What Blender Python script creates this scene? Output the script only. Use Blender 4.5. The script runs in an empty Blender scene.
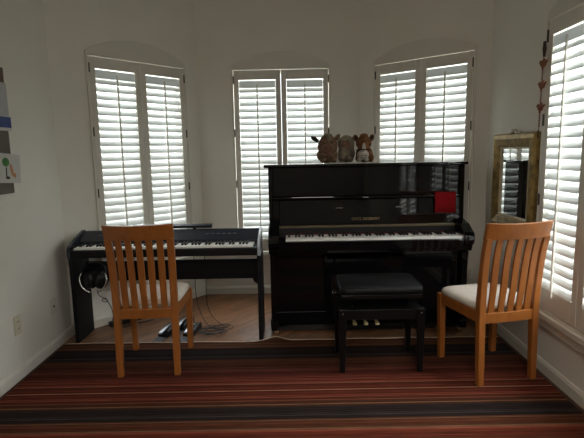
import bpy, bmesh, math, random
from mathutils import Vector, Matrix, Euler
random.seed(7)
S = bpy.context.scene
COL = S.collection
PI = math.pi
R = math.radians

# ------------------------------------------------------------------ materials
def new_mat(name):
    m = bpy.data.materials.new(name); m.use_nodes = True
    nt = m.node_tree; b = nt.nodes['Principled BSDF']
    return m, nt, b

def simple(name, col, rough=.5, metal=0., coat=0., spec=.5, noise=0., nscale=20., bump=0., bscale=60., stretch=None):
    m, nt, b = new_mat(name)
    b.inputs['Base Color'].default_value = (*col, 1)
    b.inputs['Roughness'].default_value = rough
    b.inputs['Metallic'].default_value = metal
    b.inputs['Coat Weight'].default_value = coat
    b.inputs['Coat Roughness'].default_value = .03
    b.inputs['Specular IOR Level'].default_value = spec
    tc = nt.nodes.new('ShaderNodeTexCoord')
    src = tc.outputs['Object']
    if stretch:
        mp = nt.nodes.new('ShaderNodeMapping'); mp.inputs['Scale'].default_value = stretch
        nt.links.new(src, mp.inputs['Vector']); src = mp.outputs['Vector']
    if noise:
        n = nt.nodes.new('ShaderNodeTexNoise'); n.inputs['Scale'].default_value = nscale
        n.inputs['Detail'].default_value = 5
        nt.links.new(src, n.inputs['Vector'])
        r = nt.nodes.new('ShaderNodeValToRGB')
        r.color_ramp.elements[0].position = .3; r.color_ramp.elements[1].position = .7
        r.color_ramp.elements[0].color = (*[c*(1-noise) for c in col], 1)
        r.color_ramp.elements[1].color = (*[min(1, c*(1+noise)) for c in col], 1)
        nt.links.new(n.outputs['Fac'], r.inputs['Fac']); nt.links.new(r.outputs['Color'], b.inputs['Base Color'])
    if bump:
        n2 = nt.nodes.new('ShaderNodeTexNoise'); n2.inputs['Scale'].default_value = bscale
        n2.inputs['Detail'].default_value = 4
        nt.links.new(src, n2.inputs['Vector'])
        bp = nt.nodes.new('ShaderNodeBump'); bp.inputs['Strength'].default_value = bump; bp.inputs['Distance'].default_value = .01
        nt.links.new(n2.outputs['Fac'], bp.inputs['Height']); nt.links.new(bp.outputs['Normal'], b.inputs['Normal'])
    return m

M = {}
M['wall'] = simple('wall_paint', (.76, .735, .665), .9, noise=.02, nscale=3, bump=.06, bscale=160, spec=.2)
M['ceiling'] = simple('ceiling_paint', (.78, .75, .66), .9, noise=.02, nscale=3)
M['trim'] = simple('trim_paint', (.66, .63, .56), .5, noise=.02, nscale=4)
M['black'] = simple('black_lacquer', (.0035, .0035, .004), .04, spec=.38)
M['black_dull'] = simple('black_satin', (.008, .008, .0085), .38, noise=.1, spec=.3)
M['bench'] = simple('bench_lacquer', (.004, .004, .004), .35, noise=.1, spec=.25)
M['leather'] = simple('black_leather', (.0028, .003, .0036), .42, spec=.22, bump=.3, bscale=250)
M['stand'] = simple('stand_laminate', (.006, .006, .007), .55, noise=.1, spec=.2)
M['panelblue'] = simple('dark_satin_panel', (.022, .027, .038), .24, noise=.05)
M['cheek'] = simple('sheen_end_cap', (.34, .36, .40), .3)  # pale grey paints the reflected light on the right cap
M['ivory'] = simple('white_key_plastic', (.80, .79, .75), .35, noise=.02)
M['ebony'] = simple('black_key_plastic', (.006, .006, .006), .5, spec=.2)
M['brass'] = simple('brass', (.75, .56, .28), .4, metal=.8)
M['giltletter'] = simple('gilt_lettering', (.24, .15, .055), .5)
M['brass_dull'] = simple('aged_brass_strip', (.16, .125, .075), .4, metal=.8)
M['steel'] = simple('steel', (.6, .6, .6), .25, metal=1)
M['dimsteel'] = simple('dim_steel', (.30, .31, .33), .35, metal=1)
M['hinge'] = simple('dark_bronze', (.05, .04, .03), .45, metal=.5)
M['seat'] = simple('beige_upholstery', (.56, .49, .42), .85, noise=.06, nscale=30, bump=.25, bscale=300)
M['red'] = simple('red_felt', (.19, .006, .008), 1, spec=.1, noise=.12, nscale=60, bump=.3, bscale=300)
M['felt'] = simple('dark_red_felt', (.10, .01, .01), .9)
M['cable'] = simple('black_cable', (.012, .011, .012), .5)
M['greyrubber'] = simple('grey_rubber', (.055, .058, .065), .6, noise=.1)
M['ivoryplastic'] = simple('ivory_plate', (.62, .58, .44), .4)
M['whiteplate'] = simple('pale_plate', (.70, .67, .58), .45)
M['slot'] = simple('dark_slot', (.02, .018, .015), .6)
M['gold'] = simple('worn_gold_frame', (.27, .185, .06), .42, metal=.45, noise=.5, nscale=22, bump=.3, bscale=70)
M['silver'] = simple('pale_silver_ornament', (.40, .36, .27), .35, metal=.6, noise=.2, bump=.2)
M['bead'] = simple('beige_bead_edge', (.58, .50, .34), .5, noise=.15)
M['darkframe'] = simple('dark_rebate', (.05, .035, .02), .5)
M['board'] = simple('grey_felt_board', (.145, .135, .11), .95, noise=.12, nscale=120, bump=.2, bscale=300)
M['paper'] = simple('white_paper', (.56, .56, .52), .8, noise=.02)
M['paper2'] = simple('grey_paper', (.42, .43, .43), .8, noise=.05)
M['blue'] = simple('blue_print', (.03, .06, .22), .7, noise=.15)
M['brownprint'] = simple('brown_print', (.12, .075, .045), .7, noise=.15)
M['green'] = simple('green_crayon', (.06, .20, .05), .8, noise=.2)
M['orangec'] = simple('orange_crayon', (.50, .24, .10), .8, noise=.2)
M['blackc'] = simple('black_crayon', (.03, .03, .03), .8)
M['garl'] = simple('rust_felt', (.20, .07, .03), .9, noise=.4, nscale=60)
M['garl2'] = simple('dark_red_bead', (.12, .03, .02), .5)
M['brownstring'] = simple('dark_brown_tassel', (.05, .03, .02), .9)
M['rugedge'] = simple('rug_binding', (.55, .43, .32), .95, noise=.2, nscale=80)
M['gapshade'] = simple('floor_gap_shade', (.05, .022, .014), 1, noise=.3, nscale=90)  # dark tone paints the shade on the floor gap beside the rug
M['furA'] = simple('brown_plush_fur', (.17, .105, .062), 1, noise=.45, nscale=45, bump=1., bscale=140, spec=.1)
M['furA2'] = simple('rosy_brown_plush_snout', (.185, .10, .068), 1, noise=.25, nscale=60, bump=.8, bscale=150, spec=.1)
M['furB'] = simple('greyish_tan_plush_fur', (.20, .165, .12), 1, noise=.35, nscale=45, bump=1., bscale=140, spec=.1)
M['furC'] = simple('chestnut_plush_fur', (.17, .075, .03), 1, noise=.35, nscale=45, bump=1., bscale=140, spec=.1)
M['furW'] = simple('white_plush_fur', (.42, .38, .32), 1, noise=.2, nscale=60, bump=.8, bscale=150, spec=.1)
M['furD'] = simple('dark_plush_fur', (.04, .028, .02), 1, noise=.3, nscale=60, bump=.6, bscale=150, spec=.1)
M['eye'] = simple('black_bead_eye', (.01, .008, .006), .1)

def louver_mat():
    m, nt, b = new_mat('white_louver')
    b.inputs['Base Color'].default_value = (.84, .85, .83, 1); b.inputs['Roughness'].default_value = .5
    n = nt.nodes.new('ShaderNodeTexNoise'); n.inputs['Scale'].default_value = 3
    tr = nt.nodes.new('ShaderNodeBsdfTranslucent'); tr.inputs['Color'].default_value = (.82, .87, .88, 1)
    mx = nt.nodes.new('ShaderNodeMixShader'); mx.inputs['Fac'].default_value = .11
    out = nt.nodes['Material Output']
    nt.links.new(b.outputs[0], mx.inputs[1]); nt.links.new(tr.outputs[0], mx.inputs[2]); nt.links.new(mx.outputs[0], out.inputs[0])
    return m
M['louver'] = louver_mat()

def wood_mat(name, c1, c2, rough=.38, scale=(40, 40, 2.5), coat=.08):
    m, nt, b = new_mat(name)
    tc = nt.nodes.new('ShaderNodeTexCoord'); mp = nt.nodes.new('ShaderNodeMapping')
    mp.inputs['Scale'].default_value = scale
    n = nt.nodes.new('ShaderNodeTexNoise'); n.inputs['Scale'].default_value = 1; n.inputs['Detail'].default_value = 6; n.inputs['Distortion'].default_value = .6
    r = nt.nodes.new('ShaderNodeValToRGB')
    r.color_ramp.elements[0].position = .3; r.color_ramp.elements[1].position = .72
    r.color_ramp.elements[0].color = (*c1, 1); r.color_ramp.elements[1].color = (*c2, 1)
    L = nt.links.new
    L(tc.outputs['Object'], mp.inputs['Vector']); L(mp.outputs[0], n.inputs['Vector']); L(n.outputs['Fac'], r.inputs['Fac']); L(r.outputs[0], b.inputs['Base Color'])
    b.inputs['Roughness'].default_value = rough; b.inputs['Coat Weight'].default_value = coat; b.inputs['Coat Roughness'].default_value = .15
    return m
M['beech'] = wood_mat('honey_beech_wood', (.245, .078, .014), (.325, .108, .021))

def floor_mat():
    m, nt, b = new_mat('diagonal_hardwood')
    L = nt.links.new; N = nt.nodes.new
    tc = N('ShaderNodeTexCoord'); mp = N('ShaderNodeMapping'); mp.inputs['Rotation'].default_value = (0, 0, R(-52))
    L(tc.outputs['Object'], mp.inputs['Vector'])
    br = N('ShaderNodeTexBrick'); br.inputs['Scale'].default_value = 1
    br.inputs['Brick Width'].default_value = .9; br.inputs['Row Height'].default_value = .083
    br.inputs['Mortar Size'].default_value = .0015; br.inputs['Mortar Smooth'].default_value = .2; br.offset = .37
    br.inputs['Color1'].default_value = (.175, .080, .036, 1); br.inputs['Color2'].default_value = (.245, .120, .057, 1)
    br.inputs['Mortar'].default_value = (.06, .025, .012, 1)
    L(mp.outputs[0], br.inputs['Vector'])
    mp2 = N('ShaderNodeMapping'); mp2.inputs['Scale'].default_value = (3, 34, 1); L(mp.outputs[0], mp2.inputs['Vector'])
    n = N('ShaderNodeTexNoise'); n.inputs['Scale'].default_value = 1; n.inputs['Detail'].default_value = 6; n.inputs['Distortion'].default_value = 1.6
    L(mp2.outputs[0], n.inputs['Vector'])
    r = N('ShaderNodeValToRGB'); r.color_ramp.elements[0].position = .35; r.color_ramp.elements[1].position = .7
    r.color_ramp.elements[0].color = (.42, .38, .34, 1); r.color_ramp.elements[1].color = (1.1, 1.08, 1.05, 1)
    L(n.outputs['Fac'], r.inputs['Fac'])
    mx = N('ShaderNodeMix'); mx.data_type = 'RGBA'; mx.blend_type = 'MULTIPLY'; mx.inputs['Factor'].default_value = 1
    L(br.outputs['Color'], mx.inputs['A']); L(r.outputs[0], mx.inputs['B']); L(mx.outputs['Result'], b.inputs['Base Color'])
    b.inputs['Roughness'].default_value = .38; b.inputs['Specular IOR Level'].default_value = .4
    return m
M['floor'] = floor_mat()

def rug_mat():
    # stripes run across the room; the base colour follows a ramp over y in metres
    m, nt, b = new_mat('striped_rug_wool')
    L = nt.links.new; N = nt.nodes.new
    tc = N('ShaderNodeTexCoord'); sp = N('ShaderNodeSeparateXYZ'); L(tc.outputs['Object'], sp.inputs[0])
    def math_(op, a, bv=None, c=None):
        q = N('ShaderNodeMath'); q.operation = op
        for i, v in enumerate((a, bv, c)):
            if v is None: continue
            if isinstance(v, (int, float)): q.inputs[i].default_value = v
            else: L(v, q.inputs[i])
        return q.outputs[0]
    Y = sp.outputs['Y']
    # the visible stretch y = 1.9 .. 3.2 m; the pattern repeats beyond it
    ph = math_('FRACT', math_('DIVIDE', math_('SUBTRACT', Y, 1.9), 1.3))
    r = N('ShaderNodeValToRGB'); cr = r.color_ramp; cr.interpolation = 'LINEAR'
    red = (.098, .0215, .0115); red2 = (.068, .0155, .009); tan = (.11, .05, .025); brn = (.060, .0235, .012); slate = (.0165, .0115, .0105); sl2 = (.026, .018, .017); dkred = (.048, .013, .008); orange = (.105, .031, .0145); pale = (.20, .10, .052)
    st = [(1.90, red2), (1.97, orange), (2.03, red), (2.078, red), (2.092, brn), (2.097, pale), (2.102, brn), (2.135, orange), (2.160, brn), (2.165, pale), (2.170, brn), (2.188, slate), (2.225, sl2), (2.25, slate), (2.27, sl2), (2.288, slate), (2.309, brn), (2.315, pale), (2.321, brn), (2.40, red), (2.459, red2), (2.464, pale), (2.469, red), (2.532, red2), (2.537, pale), (2.542, red), (2.63, red2), (2.74, dkred), (2.865, brn), (2.88, slate), (3.035, slate), (3.055, brn)]
    st = [((y-1.9)/1.3, c) for y, c in st]
    while len(cr.elements) < len(st): cr.elements.new(.5)
    for i, (p, c) in enumerate(st): cr.elements[i].position = p
    for i, (p, c) in enumerate(st): cr.elements[i].color = (*c, 1)
    L(ph, r.inputs['Fac'])
    # fine random pin stripes
    fl = math_('FLOOR', math_('MULTIPLY', Y, 150.))
    wn = N('ShaderNodeTexWhiteNoise'); wn.noise_dimensions = '1D'; L(fl, wn.inputs['W'])
    r2 = N('ShaderNodeValToRGB'); e = r2.color_ramp.elements
    e[0].position = 0; e[0].color = (.62, .60, .60, 1); e[1].position = .76; e[1].color = (1.15, 1.12, 1.1, 1)
    q = r2.color_ramp.elements.new(.83); q.color = (1.2, 1.2, 1.2, 1)
    q = r2.color_ramp.elements.new(.87); q.color = (2.0, 2.3, 2.4, 1)
    L(wn.outputs['Value'], r2.inputs['Fac'])
    mx = N('ShaderNodeMix'); mx.data_type = 'RGBA'; mx.blend_type = 'MULTIPLY'; mx.inputs['Factor'].default_value = 1; mx.clamp_result = False
    L(r.outputs[0], mx.inputs['A']); L(r2.outputs[0], mx.inputs['B'])
    # woven mottling
    mp = N('ShaderNodeMapping'); mp.inputs['Scale'].default_value = (6, 150, 1); L(tc.outputs['Object'], mp.inputs['Vector'])
    n = N('ShaderNodeTexNoise'); n.inputs['Scale'].default_value = 1; n.inputs['Detail'].default_value = 5; L(mp.outputs[0], n.inputs['Vector'])
    r3 = N('ShaderNodeValToRGB'); r3.color_ramp.elements[0].position = .3; r3.color_ramp.elements[1].position = .7
    r3.color_ramp.elements[0].color = (.62, .62, .62, 1); r3.color_ramp.elements[1].color = (1.35, 1.35, 1.35, 1)
    L(n.outputs['Fac'], r3.inputs['Fac'])
    m2 = N('ShaderNodeMix'); m2.data_type = 'RGBA'; m2.blend_type = 'MULTIPLY'; m2.inputs['Factor'].default_value = 1
    L(mx.outputs['Result'], m2.inputs['A']); L(r3.outputs[0], m2.inputs['B']); L(m2.outputs['Result'], b.inputs['Base Color'])
    b.inputs['Roughness'].default_value = 1; b.inputs['Specular IOR Level'].default_value = .1
    bp = N('ShaderNodeBump'); bp.inputs['Strength'].default_value = .4; bp.inputs['Distance'].default_value = .004
    L(n.outputs['Fac'], bp.inputs['Height']); L(bp.outputs[0], b.inputs['Normal'])
    return m
M['rug'] = rug_mat()

def mirror_mat():
    m, nt, b = new_mat('mirror_glass')
    b.inputs['Base Color'].default_value = (.85, .87, .86, 1); b.inputs['Metallic'].default_value = 1; b.inputs['Roughness'].default_value = .01
    n = nt.nodes.new('ShaderNodeTexNoise'); n.inputs['Scale'].default_value = 2
    return m
M['mirror'] = mirror_mat()

# ------------------------------------------------------------------ geometry helpers
class MB:
    def __init__(s): s.bm = bmesh.new()
    def add(s, vs, fs):
        v = [s.bm.verts.new(p) for p in vs]
        for f in fs:
            try: s.bm.faces.new([v[i] for i in f])
            except ValueError: pass
        return s
    def box(s, x0, x1, y0, y1, z0, z1, mat=None):
        vs = [Vector((x, y, z)) for x in (x0, x1) for y in (y0, y1) for z in (z0, z1)]
        if mat: vs = [mat @ v for v in vs]
        return s.add(vs, [(0,1,3,2),(4,6,7,5),(0,4,5,1),(2,3,7,6),(0,2,6,4),(1,5,7,3)])
    def prism(s, pts, a0, a1, axis='y', mat=None):
        """polygon pts (u,v) extruded along axis: y -> (u,a,v); x -> (a,u,v); z -> (u,v,a)"""
        def P(u, v, a): return Vector((u,a,v)) if axis == 'y' else Vector((a,u,v)) if axis == 'x' else Vector((u,v,a))
        n = len(pts); vs = [P(u,v,a0) for u,v in pts] + [P(u,v,a1) for u,v in pts]
        if mat: vs = [mat @ v for v in vs]
        return s.add(vs, [tuple(range(n)), tuple(range(2*n-1, n-1, -1))] + [(i, (i+1)%n, n+(i+1)%n, n+i) for i in range(n)])
    def sweep(s, frames, closed=False):
        """frames: list of rings (lists of Vector) with equal count"""
        n = len(frames[0]); vs = [p for f in frames for p in f]; fs = []
        m = len(frames)
        for i in range(m if closed else m-1):
            a = i*n; b_ = ((i+1) % m)*n
            for j in range(n): fs.append((a+j, a+(j+1)%n, b_+(j+1)%n, b_+j))
        if not closed: fs += [tuple(range(n))[::-1], tuple((m-1)*n+j for j in range(n))]
        return s.add(vs, fs)
    def tube(s, path, r, n=8, closed=False):
        path = [Vector(p) for p in path]; fr = []; m = len(path); up = None
        for i, p in enumerate(path):
            a = path[i-1] if (i or closed) else p; b_ = path[(i+1) % m] if (i < m-1 or closed) else p
            t = (b_-a).normalized()
            if up is None:
                up = Vector((0,0,1)) if abs(t.z) < .9 else Vector((1,0,0))
            u = (up - t*up.dot(t)).normalized(); w = t.cross(u); up = u
            rr = r[i] if isinstance(r, (list, tuple)) else r
            fr.append([p + u*math.cos(2*PI*k/n)*rr + w*math.sin(2*PI*k/n)*rr for k in range(n)])
        return s.sweep(fr, closed)
    def cyl(s, p0, p1, r0, r1=None, n=20):
        return s.tube([p0, p1], [r0, r0 if r1 is None else r1], n)
    def ell(s, c, r, rot=(0,0,0), sub=3, fn=None):
        g = bmesh.new(); bmesh.ops.create_icosphere(g, subdivisions=sub, radius=1)
        mt = Matrix.Translation(c) @ Euler(rot).to_matrix().to_4x4() @ Matrix.Diagonal((*r, 1))
        idx = {v: i for i, v in enumerate(g.verts)}
        vs = [mt @ (fn(v.co.copy()) if fn else v.co) for v in g.verts]
        fs = [tuple(idx[v] for v in f.verts) for f in g.faces]; g.free()
        return s.add(vs, fs)
    def build(s, name, mat, parent=None, smooth=False, bevel=0., seg=2, loc=None, rot=None):
        bmesh.ops.recalc_face_normals(s.bm, faces=s.bm.faces)
        me = bpy.data.meshes.new(name); s.bm.to_mesh(me); s.bm.free()
        me.materials.append(M[mat] if isinstance(mat, str) else mat)
        if smooth:
            for p in me.polygons: p.use_smooth = True
        o = bpy.data.objects.new(name, me); COL.objects.link(o)
        if parent: o.parent = parent
        if loc: o.location = loc
        if rot: o.rotation_euler = rot
        if bevel:
            md = o.modifiers.new('bevel', 'BEVEL'); md.width = bevel; md.segments = seg; md.limit_method = 'ANGLE'; md.angle_limit = R(40)
            md.harden_normals = False
        return o

def tag(o, label=None, cat=None, group=None, kind=None):
    if label: o['label'] = label
    if cat: o['category'] = cat
    if group: o['group'] = group
    if kind: o['kind'] = kind
    return o
def empty(name, loc=(0,0,0), rz=0):
    o = bpy.data.objects.new(name, None); COL.objects.link(o); o.location = loc; o.rotation_euler = (0,0,rz); o.empty_display_size = .1
    return o
def struct(o, label, cat):
    return tag(o, label, cat, kind='structure')
def copy_tree(o, parent=None):
    c = o.copy(); COL.objects.link(c)
    if parent: c.parent = parent
    for ch in list(o.children): copy_tree(ch, c)
    return c
def smoothcurve(pts, n=8):
    """Catmull-Rom through pts"""
    P = [Vector(p) for p in pts]; P = [P[0]*2-P[1]] + P + [P[-1]*2-P[-2]]; out = []
    for i in range(1, len(P)-2):
        for k in range(n):
            t = k/n; a, b_, c, d = P[i-1], P[i], P[i+1], P[i+2]
            out.append(.5*((2*b_) + (c-a)*t + (2*a-5*b_+4*c-d)*t*t + (3*b_-a-3*c+d)*t**3))
    out.append(P[-2]); return out

# ------------------------------------------------------------------ room shell
XL, XR = -1.66, 1.485
P0 = (XL, 3.37); P1 = (-.83, 4.33); P2 = (.63, 4.33); P3 = (XR, 3.57)
YB = -2.4; HC = 2.75; T = .13
WH = .43          # half width of the wall opening
WZ0, WZ1 = .40, 2.062

o = MB().prism([(XL-.3,YB-.3),(XR+.3,YB-.3),(XR+.3,4.6),(XL-.3,4.6)], -.1, 0, 'z').build('floor', 'floor'); struct(o, 'brown hardwood floor laid diagonally in the bay', 'floor')
o = MB().prism([(XL-.3,YB-.3),(XR+.3,YB-.3),(XR+.3,4.6),(XL-.3,4.6)], HC, HC+.1, 'z').build('ceiling', 'ceiling'); struct(o, 'plain off-white ceiling', 'ceiling')

def wall(name, A, B, holes, label):
    """wall from A to B (viewer's left to right); holes = centres along the wall of window openings"""
    A = Vector((*A, 0)); B = Vector((*B, 0)); L = (B-A).length; ang = math.atan2(B.y-A.y, B.x-A.x)
    mb = MB(); x = -.0
    xs = sorted(holes)
    for h in xs:
        mb.box(x, h-WH, 0, T, 0, HC); mb.box(h-WH, h+WH, 0, T, 0, WZ0); mb.box(h-WH, h+WH, 0, T, WZ1, HC); x = h+WH
    mb.box(x, L, 0, T, 0, HC)
    o = mb.build(name, 'wall', loc=A, rot=(0,0,ang)); struct(o, label, 'wall')
    return A, ang, L
def baseboard(name, A, B, label, e0=0, e1=0):
    A = Vector((*A, 0)); B = Vector((*B, 0)); L = (B-A).length; ang = math.atan2(B.y-A.y, B.x-A.x)
    prof = [(0,0),(-.015,0),(-.015,.056),(-.011,.063),(-.009,.070),(-.004,.075),(0,.075)]
    o = MB().prism(prof, e0, L-e1, 'x').build(name, 'trim', loc=A, rot=(0,0,ang)); struct(o, label, 'baseboard')

def seglen(a, b): return math.hypot(b[0]-a[0], b[1]-a[1])
W1c = seglen(P0, (-1.205, 3.897)); W3c = seglen(P2, (1.0725, 3.935)); W2c = -.0775 - P1[0]
wall('wall_left', (XL, YB), P0, [], 'plain cream wall on the left with a pinned board')
wall('wall_bay_left', P0, P1, [W1c], 'left angled wall of the bay')
wall('wall_back', P1, P2, [W2c], 'middle wall of the bay')
wall('wall_bay_right', P2, P3, [W3c], 'right angled wall of the bay')
YR1, YR2 = 2.345, .91
wall('wall_right', P3, (XR, YB), [P3[1]-YR1, P3[1]-YR2], 'cream wall on the right with tall shutters')
wall('wall_front', (XR, YB), (XL, YB), [], 'plain wall behind the camera')
baseboard('baseboard_left', (XL, YB), P0, 'white baseboard along the left wall')
baseboard('baseboard_bay_left', P0, P1, 'white baseboard of the left bay wall')
baseboard('baseboard_back', P1, P2, 'white baseboard of the middle bay wall')
baseboard('baseboard_bay_right', P2, P3, 'white baseboard of the right bay wall')
baseboard('baseboard_right', P3, (XR, YB), 'white baseboard along the right wall')

# ------------------------------------------------------------------ windows with plantation shutters
def arc_pts(hw, z0, z1, n=24):
    s = z1-z0; rad = (hw*hw+s*s)/(2*s); zc = z1-rad; a = math.asin(hw/rad)
    return [(rad*math.sin(-a+2*a*k/n), zc+rad*math.cos(-a+2*a*k/n)) for k in range(n+1)]
FW = .440; SH = .4235
def make_window():
    w = empty('window')
    mb = MB()
    y0, y1 = -.022, -.0005
    mb.box(-FW, -SH-.002, y0, y1, .385, 2.052); mb.box(SH+.002, FW, y0, y1, .385, 2.052)
    mb.box(-SH-.002, SH+.002, y0, y1, .385, .404)
    mb.prism([(-FW, 2.052), (FW, 2.052)] + arc_pts(FW, 2.088, 2.205)[::-1], y0, y1, 'y')
    mb.build('arched_frame', 'trim', w, bevel=.003)
    s = MB(); s.box(-FW-.02, FW+.02, -.04, -.0005, .352, .386); s.box(-FW-.01, FW+.01, -.022, -.0005, .30, .352)
    s.build('sill', 'trim', w, bevel=.004)
    # outer casement: jamb lining, glass and a centre mullion behind the shutters
    g = MB(); g.box(-WH, -WH+.03, .085, .115, WZ0, WZ1); g.box(WH-.03, WH, .085, .115, WZ0, WZ1); g.box(-WH, WH, .085, .115, WZ1-.03, WZ1); g.box(-WH, WH, .085, .115, WZ0, WZ0+.03); g.box(-WH,WH,.09,.112,1.2,1.235)
    g.build('sash', 'trim', w)
    for sgn, hs in ((-1, -1), (1, 1)):
        cx = sgn*(SH/2); hw = SH/2-.0015
        f = MB(); st = .047; a, b_ = -.019, .009; zb, zt = .408, 2.0488; lb, lt = .530, 1.965
        f.box(cx-hw, cx-hw+st, a, b_, zb, zt); f.box(cx+hw-st, cx+hw, a, b_, zb, zt)
        f.box(cx-hw+st, cx+hw-st, a, b_, zb, lb); f.box(cx-hw+st, cx+hw-st, a, b_, lt, zt)
        sp = f.build('shutter', 'trim', w, bevel=.003)
        lv = MB(); x0, x1 = cx-hw+st+.002, cx+hw-st-.002; n = 25; pitch = (lt-lb)/n
        for k in range(n):
            zc = lb + pitch*(k+.5); tilt = R(57) if k < n-1 else R(84)
            dz, dy = (0, 0) if k < n-1 else (-.009, -.006)
            ring = []
            for q in range(12):
                t = 2*PI*q/12; u, v = .0325*math.cos(t), .0048*math.sin(t)
                # outer edge (+y) up, room edge (-y) down
                ring.append((u*math.cos(tilt)-v*math.sin(tilt)-.004+dy, zc+dz+u*math.sin(tilt)+v*math.cos(tilt)))
            lv.prism(ring, x0, x1, 'x')
        lv.build('louvers', 'louver', sp, smooth=False)
        MB().box(cx-.006, cx+.006, -.040, -.030, .50, 1.925).build('tilt_rod', 'trim', sp, bevel=.002)
        hx = cx + hs*hw
        for hz in (1.965, 1.50, 1.04, .60):
            h = MB(); h.box(hx-.005, hx+.005, -.0225, -.0165, hz-.032, hz+.032); h.cyl((hx, -.0235, hz-.034), (hx, -.0235, hz+.034), .0045, n=10)
            h.build('hinge', 'hinge', sp)
    return w
def place_window(w, A, B, c):
    d = Vector((B[0]-A[0], B[1]-A[1], 0)).normalized(); w.location = Vector((*A, 0)) + d*c
    w.rotation_euler = (0, 0, math.atan2(d.y, d.x))
proto = make_window()
wins = [(P0, P1, W1c, 'tall arched shuttered window behind the digital piano, left angled bay wall'),
        (P1, P2, W2c, 'arched shuttered window in the middle of the bay'),
        (P2, P3, W3c, 'arched shuttered window right of the plush toys, right angled bay wall'),
        (P3, (XR, YB), P3[1]-YR1, 'tall shuttered window in the right wall beside the gold mirror'),
        (P3, (XR, YB), P3[1]-YR2, 'shuttered window in the right wall nearest the camera')]
for i, (a, b_, c, lab) in enumerate(wins):
    w = proto if i == 0 else copy_tree(proto)
    w.name = 'window_%d' % (i+1); place_window(w, a, b_, c); w.location.z = -.018 if i > 2 else 0; struct(w, lab, 'window')

# ------------------------------------------------------------------ rug
def rug():
    x0, x1 = -1.615, 1.435; y0 = -1.6; n = 90; t = .009
    def ye(x): return 3.165 + .006*math.sin(x*3.1) + (.045*math.exp(-((x+.13)/.07)**2) - .012*math.exp(-((x+.33)/.08)**2)) + .004*math.sin(x*17)
    def zz(x): return t + .012*math.exp(-((x+.13)/.07)**2)
    mb = MB(); vs = []; fs = []
    ys = [y0, 0, 1.5, 2.6, 2.9, 3.02, 3.08, 3.12]
    for i in range(n+1):
        x = x0+(x1-x0)*i/n
        for j, y in enumerate(ys): vs.append(Vector((x, y, t)))
        vs.append(Vector((x, ye(x), zz(x)))); vs.append(Vector((x, ye(x), .0008)))
    m = len(ys)+2
    for i in range(n):
        for j in range(m-1): fs.append((i*m+j, (i+1)*m+j, (i+1)*m+j+1, i*m+j+1))
    mb.add(vs, fs)
    for xa, xb in ((x0-.0, x0+.001), (x1-.001, x1)): mb.box(xa, xb, y0, 3.13, .0008, t)
    r = mb.build('striped_rug', 'rug')
    tag(r, 'large rust and slate striped rug covering the floor', 'rug')
    for xa, xb in ((x0-.022, x0-.0005), (x1+.0005, x1+.022)):  # dark strips stand in for the shaded floor gap along the baseboards
        MB().box(xa, xb, y0, ye(xa)-.004, .0008, .0075).build('gap_shade_strip', 'gapshade', r, bevel=.002)
    b_ = MB(); path = [Vector((x0+(x1-x0)*i/n, ye(x0+(x1-x0)*i/n)+.002, zz(x0+(x1-x0)*i/n)-.001)) for i in range(n+1)]
    b_.tube(path, .0042, 6); b_.build('binding', 'rugedge', r, smooth=True)
rug()

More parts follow.
